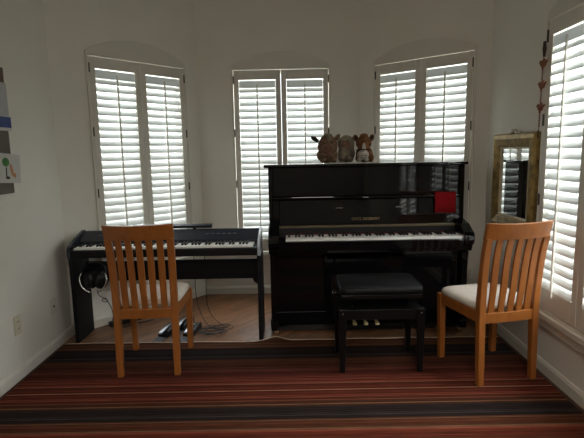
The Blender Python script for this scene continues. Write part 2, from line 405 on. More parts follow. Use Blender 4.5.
# ------------------------------------------------------------------ dining chairs
def make_chair():
    c = empty('dining_chair')
    prof = smoothcurve([(0,-.205,0),(0,-.196,.22),(0,-.190,.42),(0,-.198,.57),(0,-.220,.75),(0,-.247,.86),(0,-.266,.932)], 6)
    def py(z):
        for a, b_ in zip(prof, prof[1:]):
            if a.z <= z <= b_.z: return a.y + (b_.y-a.y)*(z-a.z)/(b_.z-a.z+1e-9)
        return prof[-1].y
    def hw(z): return .168 + .009*max(0, (z-.40)/.55)**1.3        # post centre offset
    def bow(x, z):                                                  # backward bow of the rails in plan
        return -.030*(1-(x/hw(z))**2)*min(1, max(0, (z-.30)/.25))
    for s in (-1, 1):
        fr = []
        for p in prof:
            if p.z > .86: continue
            w = .0195 - .002*(p.z < .1); d = .017 + .004*math.exp(-((p.z-.43)/.2)**2)
            x = s*hw(p.z); fr.append([Vector((x-w, p.y-d, p.z)), Vector((x+w, p.y-d, p.z)), Vector((x+w, p.y+d, p.z)), Vector((x-w, p.y+d, p.z))])
        MB().sweep(fr).build('back_post', 'beech', c, bevel=.004)
        # front legs
        x = s*.190
        MB().sweep([[Vector((x-s*.006+a*.017, .185+b_*.017, 0)) for a, b_ in ((-1,-1),(1,-1),(1,1),(-1,1))],
                    [Vector((x+a*.021, .190+b_*.021, .423)) for a, b_ in ((-1,-1),(1,-1),(1,1),(-1,1))]]).build('leg', 'beech', c, bevel=.004)
    def rail(z0f, z1f, half, th, nz=2, n=20):
        mb = MB(); fr = []
        for i in range(n+1):
            u = -1+2*i/n; ring = []
            for k in range(nz+1):
                z = z0f(u)+(z1f(u)-z0f(u))*k/nz; ring.append(Vector((u*half(z), py(z)+bow(u*half(z), z)-th/2, z)))
            for k in range(nz, -1, -1):
                z = z0f(u)+(z1f(u)-z0f(u))*k/nz; ring.append(Vector((u*half(z), py(z)+bow(u*half(z), z)+th/2, z)))
            fr.append(ring)
        return mb.sweep(fr)
    rail(lambda u: .838-.004*u*u, lambda u: .926+.004*u*u, lambda z: hw(z)+.0205, .026, 4).build('top_rail', 'beech', c, bevel=.004, smooth=False)
    rail(lambda u: .357, lambda u: .417, lambda z: hw(z)-.012, .026, 2).build('back_rail', 'beech', c, bevel=.003)
    for k in range(5):
        u = (-2+k)/2*.668; fr = []
        for j in range(15):
            z = .410+(.848-.410)*j/14; x = u*(hw(z)); w = .0175 + .0015*math.sin(PI*j/14); y = py(z)+bow(x, z)
            fr.append([Vector((x-w, y-.0065, z)), Vector((x+w, y-.0065, z)), Vector((x+w, y+.0065, z)), Vector((x-w, y+.0065, z))])
        MB().sweep(fr).build('slat', 'beech', c, bevel=.002)
    ap = MB(); ap.box(-.172, .172, .185, .205, .360, .423)
    for s in (-1, 1):
        a = Vector((s*.172, -.175, 0)); b_ = Vector((s*.192, .175, 0)); d = (b_-a).normalized(); nn = Vector((-d.y, d.x, 0))*.010
        ap.add([p+Vector((0,0,z)) for z in (.360, .423) for p in (a-nn, b_-nn, b_+nn, a+nn)], [(0,1,2,3),(7,6,5,4),(0,4,5,1),(1,5,6,2),(2,6,7,3),(3,7,4,0)])
    ap.build('seat_frame', 'beech', c, bevel=.002)
    # padded seat: superellipse footprint, domed
    fr = []; n = 40
    def ring(sc, z):
        out = []
        for k in range(n):
            t = 2*PI*k/n; cx, sy = math.cos(t), math.sin(t); e = .28
            X = abs(cx)**e*(1 if cx > 0 else -1); Y = abs(sy)**e*(1 if sy > 0 else -1)
            y = .018+Y*.192*sc; hwid = (.184+.022*(Y+1)/2)*sc; zz = z
            out.append(Vector((X*hwid, y, zz)))
        return out
    fr = [ring(.97, .4235), ring(1.0, .430), ring(1.0, .442), ring(.975, .453), ring(.90, .462), ring(.7, .468), ring(.35, .471), ring(.05, .472)]
    MB().sweep(fr).build('seat_cushion', 'seat', c, smooth=True)
    return c
ch = make_chair(); ch.location = (-.885, 2.875, .0095); ch.rotation_euler.z = R(3)
tag(ch, 'slat-back honey wood dining chair with beige seat in front of the digital piano', 'chair', 'honey wood dining chairs')
ch2 = copy_tree(ch); ch2.location = (1.158, 2.715, .0095); ch2.rotation_euler.z = R(12)
ch2['label'] = 'slat-back honey wood dining chair with beige seat beside the right wall and gold mirror'

# ------------------------------------------------------------------ keyboards
def keyboard(parent, x0, pitch, yf, z, length, bl=.095, blz=.012, front=.018):
    """88 keys: every key is a part; x0 = left edge, yf = front edge, z = top of white keys"""
    names = 'AABBCDEFG'
    whites = []; semi = [2, 1, 2, 2, 1, 2, 2]   # A B C D E F G steps
    wmb = MB(); g = .0009
    wmb.box(g/2, pitch-g/2, 0, length, -front, 0); w0 = wmb.build('white_key', 'ivory', parent, bevel=.0012, seg=1); w0.location = (x0, yf, z)
    bw = pitch*.52
    bmb = MB(); bmb.prism([(length-bl, -.004), (length-bl+.006, blz), (length, blz), (length, -.004)], -bw/2, bw/2, 'x')
    b0 = None
    for i in range(1, 52):
        k = w0.copy(); COL.objects.link(k); k.location = (x0+pitch*i, yf, z)
    blk = bmb.build('black_key', 'ebony', parent, bevel=.0012, seg=1); first = True
    for i in range(51):
        note = i % 7                       # 0 = A
        if note in (0, 2, 3, 5, 6) and True:
            # black after A, C, D, F, G ; none after B(1), E(4)
            k = blk if first else blk.copy()
            if not first: COL.objects.link(k)
            first = False; k.location = (x0+pitch*(i+1), yf, z)

# ------------------------------------------------------------------ upright piano
PX0, PX1 = -.168, 1.262       # outer faces of the case
def piano():
    p = empty('upright_piano', (.547, 3.45, 0)); ox, oy = .547, 3.45
    def B(mb): return mb
    off = Matrix.Translation((-ox, -oy, 0))
    def bx(x0, x1, y0, y1, z0, z1): return MB().box(x0-ox, x1-ox, y0-oy, y1-oy, z0, z1)
    YBK = 3.725
    for s, (a, b_) in ((-1, (PX0, PX0+.03)), (1, (PX1-.03, PX1))):
        side = [(3.425, 1.213), (YBK, 1.213), (YBK, .075), (3.415, .075), (3.415, .60), (3.425, .80)]
        m = MB().prism([(u-oy, v) for u, v in side], a-ox, b_-ox, 'x'); m.build('side_panel', 'black', p, bevel=.004)
        arm = [(3.43, .825), (3.30, .80), (3.235, .768), (3.205, .752), (3.19, .735), (3.188, .700), (3.20, .672), (3.225, .655), (3.24, .615), (3.43, .575)]
        aa, bb = (a, a+.075) if s < 0 else (b_-.075, b_)
        MB().prism([(u-oy, v) for u, v in arm], aa-ox, bb-ox, 'x').build('arm', 'black', p, bevel=.006, seg=3)
        # toe block running forward at the foot
        toe = [(3.285, .03), (3.285, .085), (3.31, .11), (YBK, .11), (YBK, .03)]
        t = MB().prism([(u-oy, v) for u, v in toe], aa+(.0 if s < 0 else .02)-ox, bb-(.02 if s < 0 else 0)-ox, 'x'); t = t.build('toe_block', 'black', p, bevel=.005)
        for yy in (3.32, 3.66):
            xx = (aa+bb)/2
            cm = MB(); cm.cyl((xx-ox-.014, yy-oy, .018), (xx-ox+.014, yy-oy, .018), .0175); cm.box(xx-ox-.016, xx-ox+.016, yy-oy-.010, yy-oy+.010, .019, .038)
            cm.build('caster', 'brass', t)
        # slim front leg from key bed down to toe
        lx = (aa+.008, aa+.05) if s < 0 else (bb-.05, bb-.008)
        MB().sweep([[Vector((x-ox, y-oy, z)) for x, y in ((lx[0]+k, 3.29+k), (lx[1]-k, 3.29+k), (lx[1]-k, 3.335-k), (lx[0]+k, 3.335-k))] for z, k in ((.112, .006), (.16, .0), (.5, 0), (.60, -.004))]).build('leg', 'black', p, bevel=.003)
    lid = bx(PX0-.030, PX1+.018, 3.405, YBK, 1.2135, 1.235).build('lid', 'black', p, bevel=.005, seg=3)
    bx(PX0-.028, PX1+.016, 3.408, 3.4135, 1.2345, 1.2362).build('lid_joint', 'steel', lid)
    bx(PX0+.03, PX1-.03, YBK-.03, YBK-.004, .10, 1.213).build('back_board', 'black_dull', p)
    # upper front panel: frame and recessed field
    bx(PX0+.031, PX1-.031, 3.436, 3.45, 1.002, 1.2125).build('upper_panel', 'black', p, bevel=.003)
    # ledge (music desk rail) below the panel
    led = MB().prism([(u-oy, v) for u, v in [(3.445, 1.003), (3.412, 1.003), (3.402, .997), (3.402, .985), (3.414, .978), (3.445, .976)]], PX0+.031-ox, PX1-.031-ox, 'x').build('music_ledge', 'black', p, bevel=.002)
    bx(.515, .560, 3.398, 3.4015, .9865, .9935).build('lock_plate', 'steel', led, bevel=.001)
    # open fallboard standing behind the keys
    q = MB().prism([(u-oy, v) for u, v in [(3.405, .792), (3.425, .975), (3.440, .975), (3.425, .788)]], PX0+.076-ox, PX1-.076-ox, 'x')
    fb = q.build('fallboard', 'black', p, bevel=.003)
    bx(PX0+.031, PX0+.075, 3.41, 3.436, .80, .975).build('corner_block', 'black', p)
    bx(PX1-.075, PX1-.031, 3.41, 3.436, .80, .975).build('corner_block', 'black', p)
    for xa in (.322, .760):
        bx(xa, xa+.05, 3.4105, 3.418, .912, .9165).build('buffer_strip', 'steel', fb)
    bx(PX0+.076, PX1-.076, 3.375, 3.408, .776, .790).build('hinge_strip', 'brass_dull', p, bevel=.002)
    bx(PX0+.076, PX1-.076, 3.380, 3.402, .728, .775).build('nameboard', 'black_dull', p)
    bx(PX0+.076, PX1-.076, 3.372, 3.3795, .728, .735).build('felt_strip', 'felt', p)
    # key bed, key slip, cheek blocks
    bx(PX0+.076, PX1-.076, 3.206, 3.44, .620, .690).build('key_bed', 'black', p, bevel=.004)
    bx(PX0+.076, PX1-.076, 3.188, 3.2055, .645, .708).build('key_slip', 'black', p, bevel=.004)
    for (a, b_) in ((PX0+.0755, -.0475), (1.2035-.0, PX1-.0755)):
        if b_ > a: bx(a, b_, 3.207, 3.372, .69, .742).build('cheek_block', 'black', p, bevel=.003)
    # lower case
    bx(PX0+.031, PX1-.031, 3.337, 3.40, .575, .618).build('under_rail', 'black', p, bevel=.003)
    bx(PX0+.031, PX1-.031, 3.3362, 3.350, .1562, .574).build('lower_panel', 'black', p, bevel=.001)
    bx(PX0+.031, PX1-.031, 3.336, 3.414, .018, .156).build('bottom_rail', 'black', p, bevel=.001)
    for xp in (.441, .522, .604):
        pd = MB(); fr = []
        for y, z, w, h in ((3.384, .082, .006, .004), (3.33, .088, .007, .004), (3.29, .090, .012, .004), (3.262, .087, .017, .004), (3.245, .082, .013, .003)):
            fr.append([Vector((xp-ox+w*math.cos(t)*(1), y-oy, z+h*math.sin(t))) for t in [2*PI*k/12 for k in range(12)]])
        pd.sweep(fr).build('pedal', 'brass', p, smooth=True)
    keyboard(p, -.0465-ox, .02403, 3.208-oy, .727, .165)
    # gold lettering on the fallboard
    cu = bpy.data.curves.new('lettering', 'FONT'); cu.body = 'FRITZ DOBBERT'; cu.size = .034; cu.align_x = 'CENTER'; cu.extrude = .0006; cu.space_character = 1.05; cu.space_word = 1.3
    to = bpy.data.objects.new('tmp', cu); COL.objects.link(to)
    bpy.context.view_layer.update()
    me = bpy.data.meshes.new_from_object(to.evaluated_get(bpy.context.evaluated_depsgraph_get()))
    bpy.data.objects.remove(to)
    me.materials.clear(); me.materials.append(M['giltletter'])
    lt = bpy.data.objects.new('lettering', me); COL.objects.link(lt); lt.parent = fb
    xs = [v.co.x for v in me.vertices]; sc = .205/(max(xs)-min(xs))
    lt.scale = (sc, sc*1.0, 1); lt.rotation_euler = (R(90-6.2), 0, 0); lt.location = (.541-ox, 3.4075-oy, .822)
    lt['label'] = 'gold capital lettering on the fallboard'
    tag(p, 'glossy black upright piano with open keyboard under the plush toys', 'piano')
piano()

# red cloth hung over the ledge
def red_cloth():
    mb = MB(); x0, x1 = 1.040, 1.192; fr = []
    prof = [(3.4415-.010, 1.012), (3.425, 1.0165), (3.405, 1.0155), (3.3965, 1.006), (3.3945, .98), (3.393, .93), (3.3905, .866)]
    n = 12; vs = []; fs = []
    for i in range(n+1):
        x = x0+(x1-x0)*i/n; w = .0012*math.sin(i*1.3)
        vs += [Vector((x - .004*(1.012-z)*8*0, y+w, z+.002*math.sin(i*.5))) for y, z in prof]
    m = len(prof)
    for i in range(n):
        for j in range(m-1): fs.append((i*m+j, i*m+j+1, (i+1)*m+j+1, (i+1)*m+j))
    mb.add(vs, fs); o = mb.build('red_cloth', 'red', smooth=True)
    md = o.modifiers.new('thick', 'SOLIDIFY'); md.thickness = .004; md.offset = 0
    tag(o, 'small square red cloth hanging over the ledge of the upright piano', 'cloth')
red_cloth()

# ------------------------------------------------------------------ piano bench
def bench():
    b_ = empty('piano_bench', (.519, 2.818, .0095), R(0))
    W, D = .232, .150
    m = MB(); fr = []; n = 48
    def ring(sx, sy, z, e=.22):
        out = []
        for k in range(n):
            t = 2*PI*k/n; cx, sy_ = math.cos(t), math.sin(t)
            out.append(Vector((abs(cx)**e*(1 if cx > 0 else -1)*sx, abs(sy_)**e*(1 if sy_ > 0 else -1)*sy, z)))
        return out
    m.sweep([ring(.240, .166, .480), ring(.247, .172, .484), ring(.249, .174, .500), ring(.248, .173, .517), ring(.243, .168, .523), ring(.233, .158, .526), ring(.15, .1, .528), ring(.02, .02, .529)]).build('seat', 'leather', b_, smooth=True)
    MB().box(-.238, .238, -.163, .163, .455, .4795).build('seat_board', 'bench', b_, bevel=.003)
    # scissor lift
    sc = MB()
    for s in (-1, 1):
        for t in (-1, 1):
            a = Vector((s*.17, -.12*t, .395)); c = Vector((s*.17, .12*t, .444)); sc.tube([a, c], .006, 8)
    sc.cyl((-.255, 0, .448), (.255, 0, .448), .006, n=10)
    sc.build('lift_mechanism', 'bench', b_)
    for s in (-1, 1):
        k = MB(); k.cyl((s*.246, 0, .448), (s*.253, 0, .448), .010); k.cyl((s*.253, 0, .448), (s*.275, 0, .448), .022, .018, n=24)
        kn = k.build('height_knob', 'bench', b_, bevel=.002)
        MB().cyl((s*.2755, 0, .448), (s*.278, 0, .448), .009, .006).build('knob_cap', 'steel', kn)
    ap = MB(); ap.box(-W+.012, W-.012, -D-.012, -D+.006, .328, .390); ap.box(-W+.012, W-.012, D-.006, D+.012, .328, .390)
    ap.box(-W-.012, -W+.006, -D+.012, D-.012, .328, .390); ap.box(W-.006, W+.012, -D+.012, D-.012, .328, .390); ap.box(-W+.006, W-.006, -D+.006, D-.006, .372, .388)
    ap.build('apron', 'bench', b_, bevel=.002)
    for s in (-1, 1):
        for t in (-1, 1):
            x, y = s*W, t*D
            fr = [[Vector((x+a*k, y+c*k, z)) for a, c in ((-1,-1),(1,-1),(1,1),(-1,1))] for z, k in ((0, .0155), (.12, .018), (.28, .021), (.395, .022))]
            lg = MB().sweep(fr).build('leg', 'bench', b_, bevel=.003)
            MB().cyl((x-s*.001, y-.0222*1, .37), (x-s*.001, y-.026, .37), .006, .004, n=12).build('bolt', 'steel', lg)
    tag(b_, 'low black adjustable piano bench with padded leather top in front of upright piano', 'bench')
bench()

# ------------------------------------------------------------------ digital piano
def digital():
    ox, oy = -.885, 3.33
    d = empty('digital_piano', (ox, oy, 0))
    def bx(x0, x1, y0, y1, z0, z1, m=None): return (m or MB()).box(x0-ox, x1-ox, y0-oy, y1-oy, z0, z1)
    X0, X1 = -1.560, -.222
    # body shell
    q = MB().prism([(u-oy, v) for u, v in [(3.185, .622), (3.182, .632), (3.182, .672), (3.196, .676), (3.334, .676), (3.334, .622)]], X0+.022-ox, X1-.022-ox, 'x')
    q.build('key_tray', 'stand', d, bevel=.003)
    pan = [(3.3345, .622), (3.3345, .706), (3.338, .712), (3.43, .772), (3.448, .774), (3.456, .765), (3.456, .622)]
    cp = MB().prism([(u-oy, v) for u, v in pan], X0+.022-ox, X1-.022-ox, 'x').build('control_panel', 'panelblue', d, bevel=.003)
    # buttons, slider and display along the panel
    a = math.atan2(.06, .092)
    for i, xx in enumerate([-1.40+.045*k for k in range(7)] + [-.62+.04*k for k in range(6)]):
        mt = Matrix.Translation((xx-ox, 3.385-oy, .7435)) @ Matrix.Rotation(a, 4, 'X')
        MB().box(-.011, .011, -.005, .005, 0, .003, mt).build('button', 'greyrubber', cp)
    for s, (e0, e1) in ((-1, (X0, X0+.0215)), (1, (X1-.0215, X1))):
        side = [(3.180, .618), (3.176, .63), (3.176, .682), (3.19, .70), (3.30, .745), (3.43, .780), (3.455, .780), (3.462, .77), (3.462, .618)]
        MB().prism([(u-oy, v) for u, v in side], e0-ox, e1-ox, 'x').build('end_cap', 'cheek' if s > 0 else 'panelblue', d, bevel=.004, seg=3)  # right cap lighter than the left: its reflection is put into the colour
    keyboard(d, -1.518-ox, .02393, 3.198-oy, .690, .135, front=.0135, bl=.09)
    # stand
    for s in (-1, 1):
        e0, e1 = (X0-.0, X0+.028) if s < 0 else (X1-.028, X1)
        sh = [(3.190, .616), (3.46, .616), (3.46, .0), (3.20, .0), (3.20, .35), (3.196, .56)]
        st = MB().prism([(u-oy, v) for u, v in sh], e0-ox, e1-ox, 'x').build('side_leg', 'stand', d, bevel=.003)
        # curved corner gusset seen under the tray
        i0, i1 = (e1, e1+.05) if s < 0 else (e0-.05, e0)
        pts = []
        for k in range(9):
            t = PI/2*k/8
            pts.append(((i0+.05*(1-math.cos(t))) if s > 0 else (i1-.05*(1-math.cos(t))), .548-.045*math.sin(t) if False else .40-.045*math.sin(t)))
        edge = e0 if s > 0 else e1
        poly = [(u-ox, v) for u, v in pts] + [(edge-ox, .40)]
        if abs(pts[-1][0]-edge) < 1e-6: pass
        MB().prism(poly, 3.405-oy, 3.425-oy, 'y').build('gusset', 'stand', st)
    bx(X0+.0285, X1-.0285, 3.405, 3.425, .398, .548).build('back_panel', 'stand', d, bevel=.003)
    bx(X0+.0285, X1-.0285, 3.43, 3.455, .572, .621).build('rear_rail', 'stand', d) if False else None
    # music rest
    mr = MB(); mt = Matrix.Translation((-.895-ox, 3.437-oy, .7755)) @ Matrix.Rotation(R(-62), 4, 'X')
    mr.box(-.30, .30, -.004, .004, .018, .058, mt); mr.box(-.30, .30, -.018, .004, .012, .018, mt)
    r = mr.build('music_rest', 'panelblue', d, bevel=.002)
    for xx in (-.17, .17):
        MB().box(xx-.012, xx+.012, -.004, .004, .0, .0118, mt).build('rest_peg', 'stand', r)
    tag(d, 'black digital piano on its panel stand below the left window', 'piano')
digital()

# headphones hanging under the left end of the digital piano
def headphones():
    h = empty('headphones', (-1.37, 3.165, .475))
    # hook under the key tray holds the band; cups hang below
    def cup(s, cx, cz, rz):
        mt = Matrix.Translation((cx, 0, cz)) @ Euler((R(8), 0, rz)).to_matrix().to_4x4()
        mb = MB(); n = 28; fr = []
        for y, r in ((.030, .03), (.028, .043), (.012, .050), (.0, .052), (-.012, .048), (-.020, .036), (-.023, .015)):
            fr.append([mt @ Vector((s*y*1.0, r*.85*math.cos(2*PI*k/n), r*1.12*math.sin(2*PI*k/n))) for k in range(n)])
        c = mb.sweep(fr).build('ear_cup', 'black_dull', h, smooth=True)
        cm = MB(); ring = [mt @ Vector((s*.024*1.0, .042*math.cos(2*PI*k/n), .055*math.sin(2*PI*k/n))) for k in range(n)]
        cm.tube(ring, .010, 8, closed=True); cm.build('ear_pad', 'leather', c, smooth=True)
        return mt
    cup(1, -.045, -.005, R(58)); cup(-1, .042, -.008, R(-55))
    # silver yokes sweeping round the lower edge of each cup
    for s in (-1, 1):
        pts = [(s*.082, -.022, .052), (s*.093, -.034, .015), (s*.083, -.040, -.030), (s*.055, -.040, -.062), (s*.022, -.036, -.082)]
        MB().tube(smoothcurve(pts, 6), .0055, 8).build('yoke', 'steel', h, smooth=True)
    pts = [(-.084, -.01, .05), (-.075, .0, .085), (-.045, .004, .112), (0, .004, .122), (.045, .004, .112), (.075, .0, .085), (.084, -.01, .05)]
    fr = []
    for p in smoothcurve(pts, 6): fr.append([p+Vector((0, -.016, -.003)), p+Vector((0, .016, -.003)), p+Vector((0, .016, .004)), p+Vector((0, -.016, .004))])
    MB().sweep(fr).build('headband', 'black_dull', h, bevel=.002)
    cab = smoothcurve([(.012, -.01, -.07), (.02, -.012, -.105), (.05, -.01, -.13), (.075, .0, -.15), (.055, .01, -.165), (.035, 0, -.15), (.06, .0, -.135), (.075, .02, -.18), (.082, .05, -.24), (.07, .09, -.31), (.045, .14, -.36), (.03, .17, -.40), (.05, .20, -.4665)], 8)
    MB().tube(cab, .0028, 6).build('cord', 'cable', h, smooth=True)
    tag(h, 'black headphones with silver rims hanging under the left end of the digital piano', 'headphones')
headphones()

# foot pedals
def make_pedal():
    p = empty('sustain_pedal')
    MB().box(-.038, .038, -.155, -.04, 0, .006).build('base_plate', 'greyrubber', p, bevel=.002)
    MB().prism([(-.06, 0), (-.06, .022), (-.03, .042), (.10, .055), (.125, .045), (.125, 0)], -.039, .039, 'x').build('housing', 'black_dull', p, bevel=.004)
    fr = []
    for y, z, w in ((.06, .058, .010), (.0, .060, .012), (-.05, .056, .017), (-.085, .048, .018), (-.10, .043, .012)):
        fr.append([Vector((w*math.cos(t), y, z+.004*math.sin(t))) for t in [2*PI*k/12 for k in range(12)]])
    MB().sweep(fr).build('pedal_lever', 'dimsteel', p, smooth=True)
    return p
pe = make_pedal(); pe.location = (-.945, 3.335, 0); pe.rotation_euler.z = R(-14)
tag(pe, 'black foot pedal on the wood floor, left of the three seen through the chair', 'foot pedal', 'foot pedals under the digital piano')
for x, y, a, lab in ((-.855, 3.47, -12, 'black foot pedal on the wood floor, middle and farthest of the three'), (-.765, 3.335, -10, 'black foot pedal on the wood floor, right of the three by the chair leg')):
    q = copy_tree(pe); q.location = (x, y, 0); q.rotation_euler.z = R(a); q['label'] = lab

# cables
def cables():
    rnd = random.Random(3)
    for (x, nm, lab, pts) in (
        (0, 'power_cable', 'thin black cable hanging from the digital piano left of the other one', [(-.745, 3.452, .63), (-.742, 3.47, .45), (-.745, 3.47, .30), (-.72, 3.45, .16), (-.67, 3.42, .06), (-.60, 3.40, .012), (-.52, 3.45, .006), (-.50, 3.50, .006), (-.56, 3.52, .006), (-.62, 3.46, .008)]),
        (0, 'power_cable', 'thin black cable hanging from the digital piano nearest the upright piano', [(-.668, 3.452, .63), (-.662, 3.48, .45), (-.665, 3.48, .33), (-.66, 3.46, .20), (-.62, 3.42, .11), (-.55, 3.40, .05), (-.49, 3.42, .006), (-.47, 3.47, .006), (-.53, 3.50, .006), (-.66, 3.47, .006), (-.76, 3.44, .006), (-.80, 3.50, .006)])):
        o = MB().tube(smoothcurve(pts, 8), .0026, 6).build(nm, 'cable', smooth=True)
        tag(o, lab, 'cable', 'cables under the digital piano')
    pts = []
    for k in range(26):
        t = k*.9; r = .035+.055*rnd.random(); pts.append((-.60+r*1.35*math.cos(t)+.01*rnd.random(), 3.35+r*.8*math.sin(t), .0065+.0006*k+.004*rnd.random()))
    o = MB().tube(smoothcurve(pts, 6), .0034, 6).build('coiled_cable', 'cable', smooth=True)
    tag(o, 'tangled coil of black cable lying on the wood floor', 'cable', 'cables under the digital piano')
    # power strip with leads beside the stand's left leg
    s = empty('power_strip', (-1.34, 3.60, 0), R(40))
    MB().box(-.13, .13, -.025, .025, 0, .035).build('housing', 'black_dull', s, bevel=.006)
    for k in range(3):
        MB().box(-.10+k*.075, -.06+k*.075, -.018, .018, .0352, .062).build('plug', 'black_dull', s, bevel=.004)
    MB().tube(smoothcurve([(.13, 0, .018), (.17, .0, .012), (.20, -.05, .006), (.17, -.10, .006), (.08, -.09, .006), (.0, -.08, .006), (-.06, -.11, .006)], 8), .004, 6).build('lead', 'cable', s, smooth=True)
    tag(s, 'black power strip with plugs on the floor beside the left stand panel', 'power strip')
cables()

# ------------------------------------------------------------------ plush toys on the lid
def fuse(o, vox=.0045, disp=.004, ns=.018):
    md = o.modifiers.new('remesh', 'REMESH'); md.mode = 'VOXEL'; md.voxel_size = vox; md.use_smooth_shade = True
    sm = o.modifiers.new('sm', 'SMOOTH'); sm.factor = .6; sm.iterations = 3
    tx = bpy.data.textures.new('fur_lumps', 'CLOUDS'); tx.noise_scale = ns
    dp = o.modifiers.new('fur', 'DISPLACE'); dp.texture = tx; dp.strength = disp; dp.mid_level = .5
    return o
ZL = 1.2385
def plush_a():   # brown toy, big rosy snout, ears out sideways
    t = empty('plush_toy', (.278, 3.575, ZL), R(2))
    m = MB(); m.ell((0, .03, .058), (.082, .075, .060)); m.ell((0, .0, .120), (.076, .062, .078)); m.ell((0, .01, .168), (.056, .05, .046)); m.ell((-.04, -.05, .022), (.026, .035, .022)); m.ell((.04, -.05, .022), (.026, .035, .022))
    fuse(m.build('body', 'furA', t, smooth=True))
    m = MB(); m.ell((-.006, -.060, .105), (.050, .040, .036)); m.ell((-.006, -.048, .066), (.036, .03, .024)); fuse(m.build('snout', 'furA2', t, smooth=True), disp=.002)
    for s in (-1, 1):
        m = MB()
        if s < 0: m.ell((-.096, -.002, .178), (.036, .010, .018), (0, R(35), 0))
        else: m.ell((.072, -.002, .188), (.034, .010, .017), (0, R(-48), 0))
        fuse(m.build('ear', 'furD' if s < 0 else 'furA', t, smooth=True), .003, .002)
        MB().ell((s*.030-.004, -.056, .150), (.006, .005, .006), sub=2).build('eye', 'eye', t, smooth=True)
        MB().ell((s*.016-.006, -.099, .110), (.005, .003, .004), sub=2).build('nostril', 'furD', t, smooth=True)
    m = MB(); m.ell((0, -.02, .204), (.034, .024, .014)); m.ell((0, -.045, .180), (.018, .014, .022)); fuse(m.build('forelock', 'furB', t, smooth=True), .003, .006, .008)
    tag(t, 'brown plush animal with rosy snout, leftmost of the three on the piano lid', 'plush toy', 'plush toys on the upright piano')
def plush_b():   # greyish tan, turned to the left
    t = empty('plush_toy', (.420, 3.600, ZL), R(-14))
    m = MB(); m.ell((.0, .02, .07), (.064, .06, .072)); m.ell((0, .0, .140), (.064, .058, .066)); m.ell((-.018, -.045, .075), (.038, .034, .050)); m.ell((-.028, -.050, .035), (.028, .030, .032)); m.ell((.035, -.04, .022), (.024, .03, .022))
    fuse(m.build('body', 'furB', t, smooth=True))
    m = MB(); m.ell((-.062, -.020, .165), (.010, .008, .050), (R(8), R(24), 0)); fuse(m.build('ear', 'furW', t, smooth=True), .003, .0015)
    m = MB(); m.ell((.056, -.005, .178), (.014, .008, .024), (0, R(25), 0)); fuse(m.build('ear', 'furB', t, smooth=True), .003, .0015)
    for s in (-1, 1): MB().ell((s*.024-.008, -.056, .158), (.005, .004, .005), sub=2).build('eye', 'eye', t, smooth=True)
    m = MB(); m.ell((.004, -.050, .130), (.034, .014, .034)); fuse(m.build('face_patch', 'furA2', t, smooth=True), .003, .002)
    tag(t, 'greyish tan plush animal, middle of the three on the piano lid', 'plush toy', 'plush toys on the upright piano')
def plush_c():   # chestnut horse with white blaze, muzzle and halter
    t = empty('plush_toy', (.549, 3.575, ZL), R(-4))
    m = MB(); m.ell((.008, .04, .06), (.066, .055, .062)); m.ell((0, .0, .145), (.060, .052, .056)); m.ell((0, -.03, .105), (.046, .045, .058), (R(-20), 0, 0)); m.ell((.050, -.01, .035), (.024, .04, .036)); m.ell((-.040, .0, .03), (.022, .04, .026))
    fuse(m.build('body', 'furC', t, smooth=True))
    m = MB(); m.ell((-.010, -.062, .056), (.044, .036, .038)); m.ell((-.036, -.058, .022), (.018, .02, .020)); m.ell((.014, -.062, .020), (.018, .02, .018)); fuse(m.build('muzzle', 'furW', t, smooth=True), disp=.002)
    m = MB(); m.ell((-.004, -.068, .110), (.015, .012, .036), (R(-18), 0, 0)); m.ell((-.006, -.080, .088), (.022, .012, .016)); fuse(m.build('blaze', 'furW', t, smooth=True), .003, .002)
    for s in (-1, 1):
        m = MB(); m.ell((s*.058, .0, .180), (.019, .010, .030), (0, s*R(24), 0)); e = fuse(m.build('ear', 'furC', t, smooth=True), .003, .002)
        m = MB(); m.ell((s*.057, -.010, .179), (.010, .004, .020), (0, s*R(24), 0)); m.build('inner_ear', 'furD', e, smooth=True)
        MB().ell((s*.040, -.052, .132), (.006, .005, .007), sub=2).build('eye', 'eye', t, smooth=True)
        MB().ell((s*.016-.010, -.098, .052), (.004, .003, .005), sub=2).build('nostril', 'furD', t, smooth=True)
    n = 24; ring = [(.050*math.cos(2*PI*k/n)-.005, -.038+.058*math.sin(2*PI*k/n), .090-.006*math.sin(2*PI*k/n)) for k in range(n)]
    MB().tube(ring, .0042, 8, closed=True).build('halter', 'furD', t, smooth=True)
    m = MB(); m.ell((0, -.012, .198), (.030, .024, .016)); fuse(m.build('forelock', 'furC', t, smooth=True), .003, .006, .008)
    tag(t, 'chestnut plush horse with white muzzle and dark halter, rightmost on the piano lid', 'plush toy', 'plush toys on the upright piano')
plush_a(); plush_b(); plush_c()

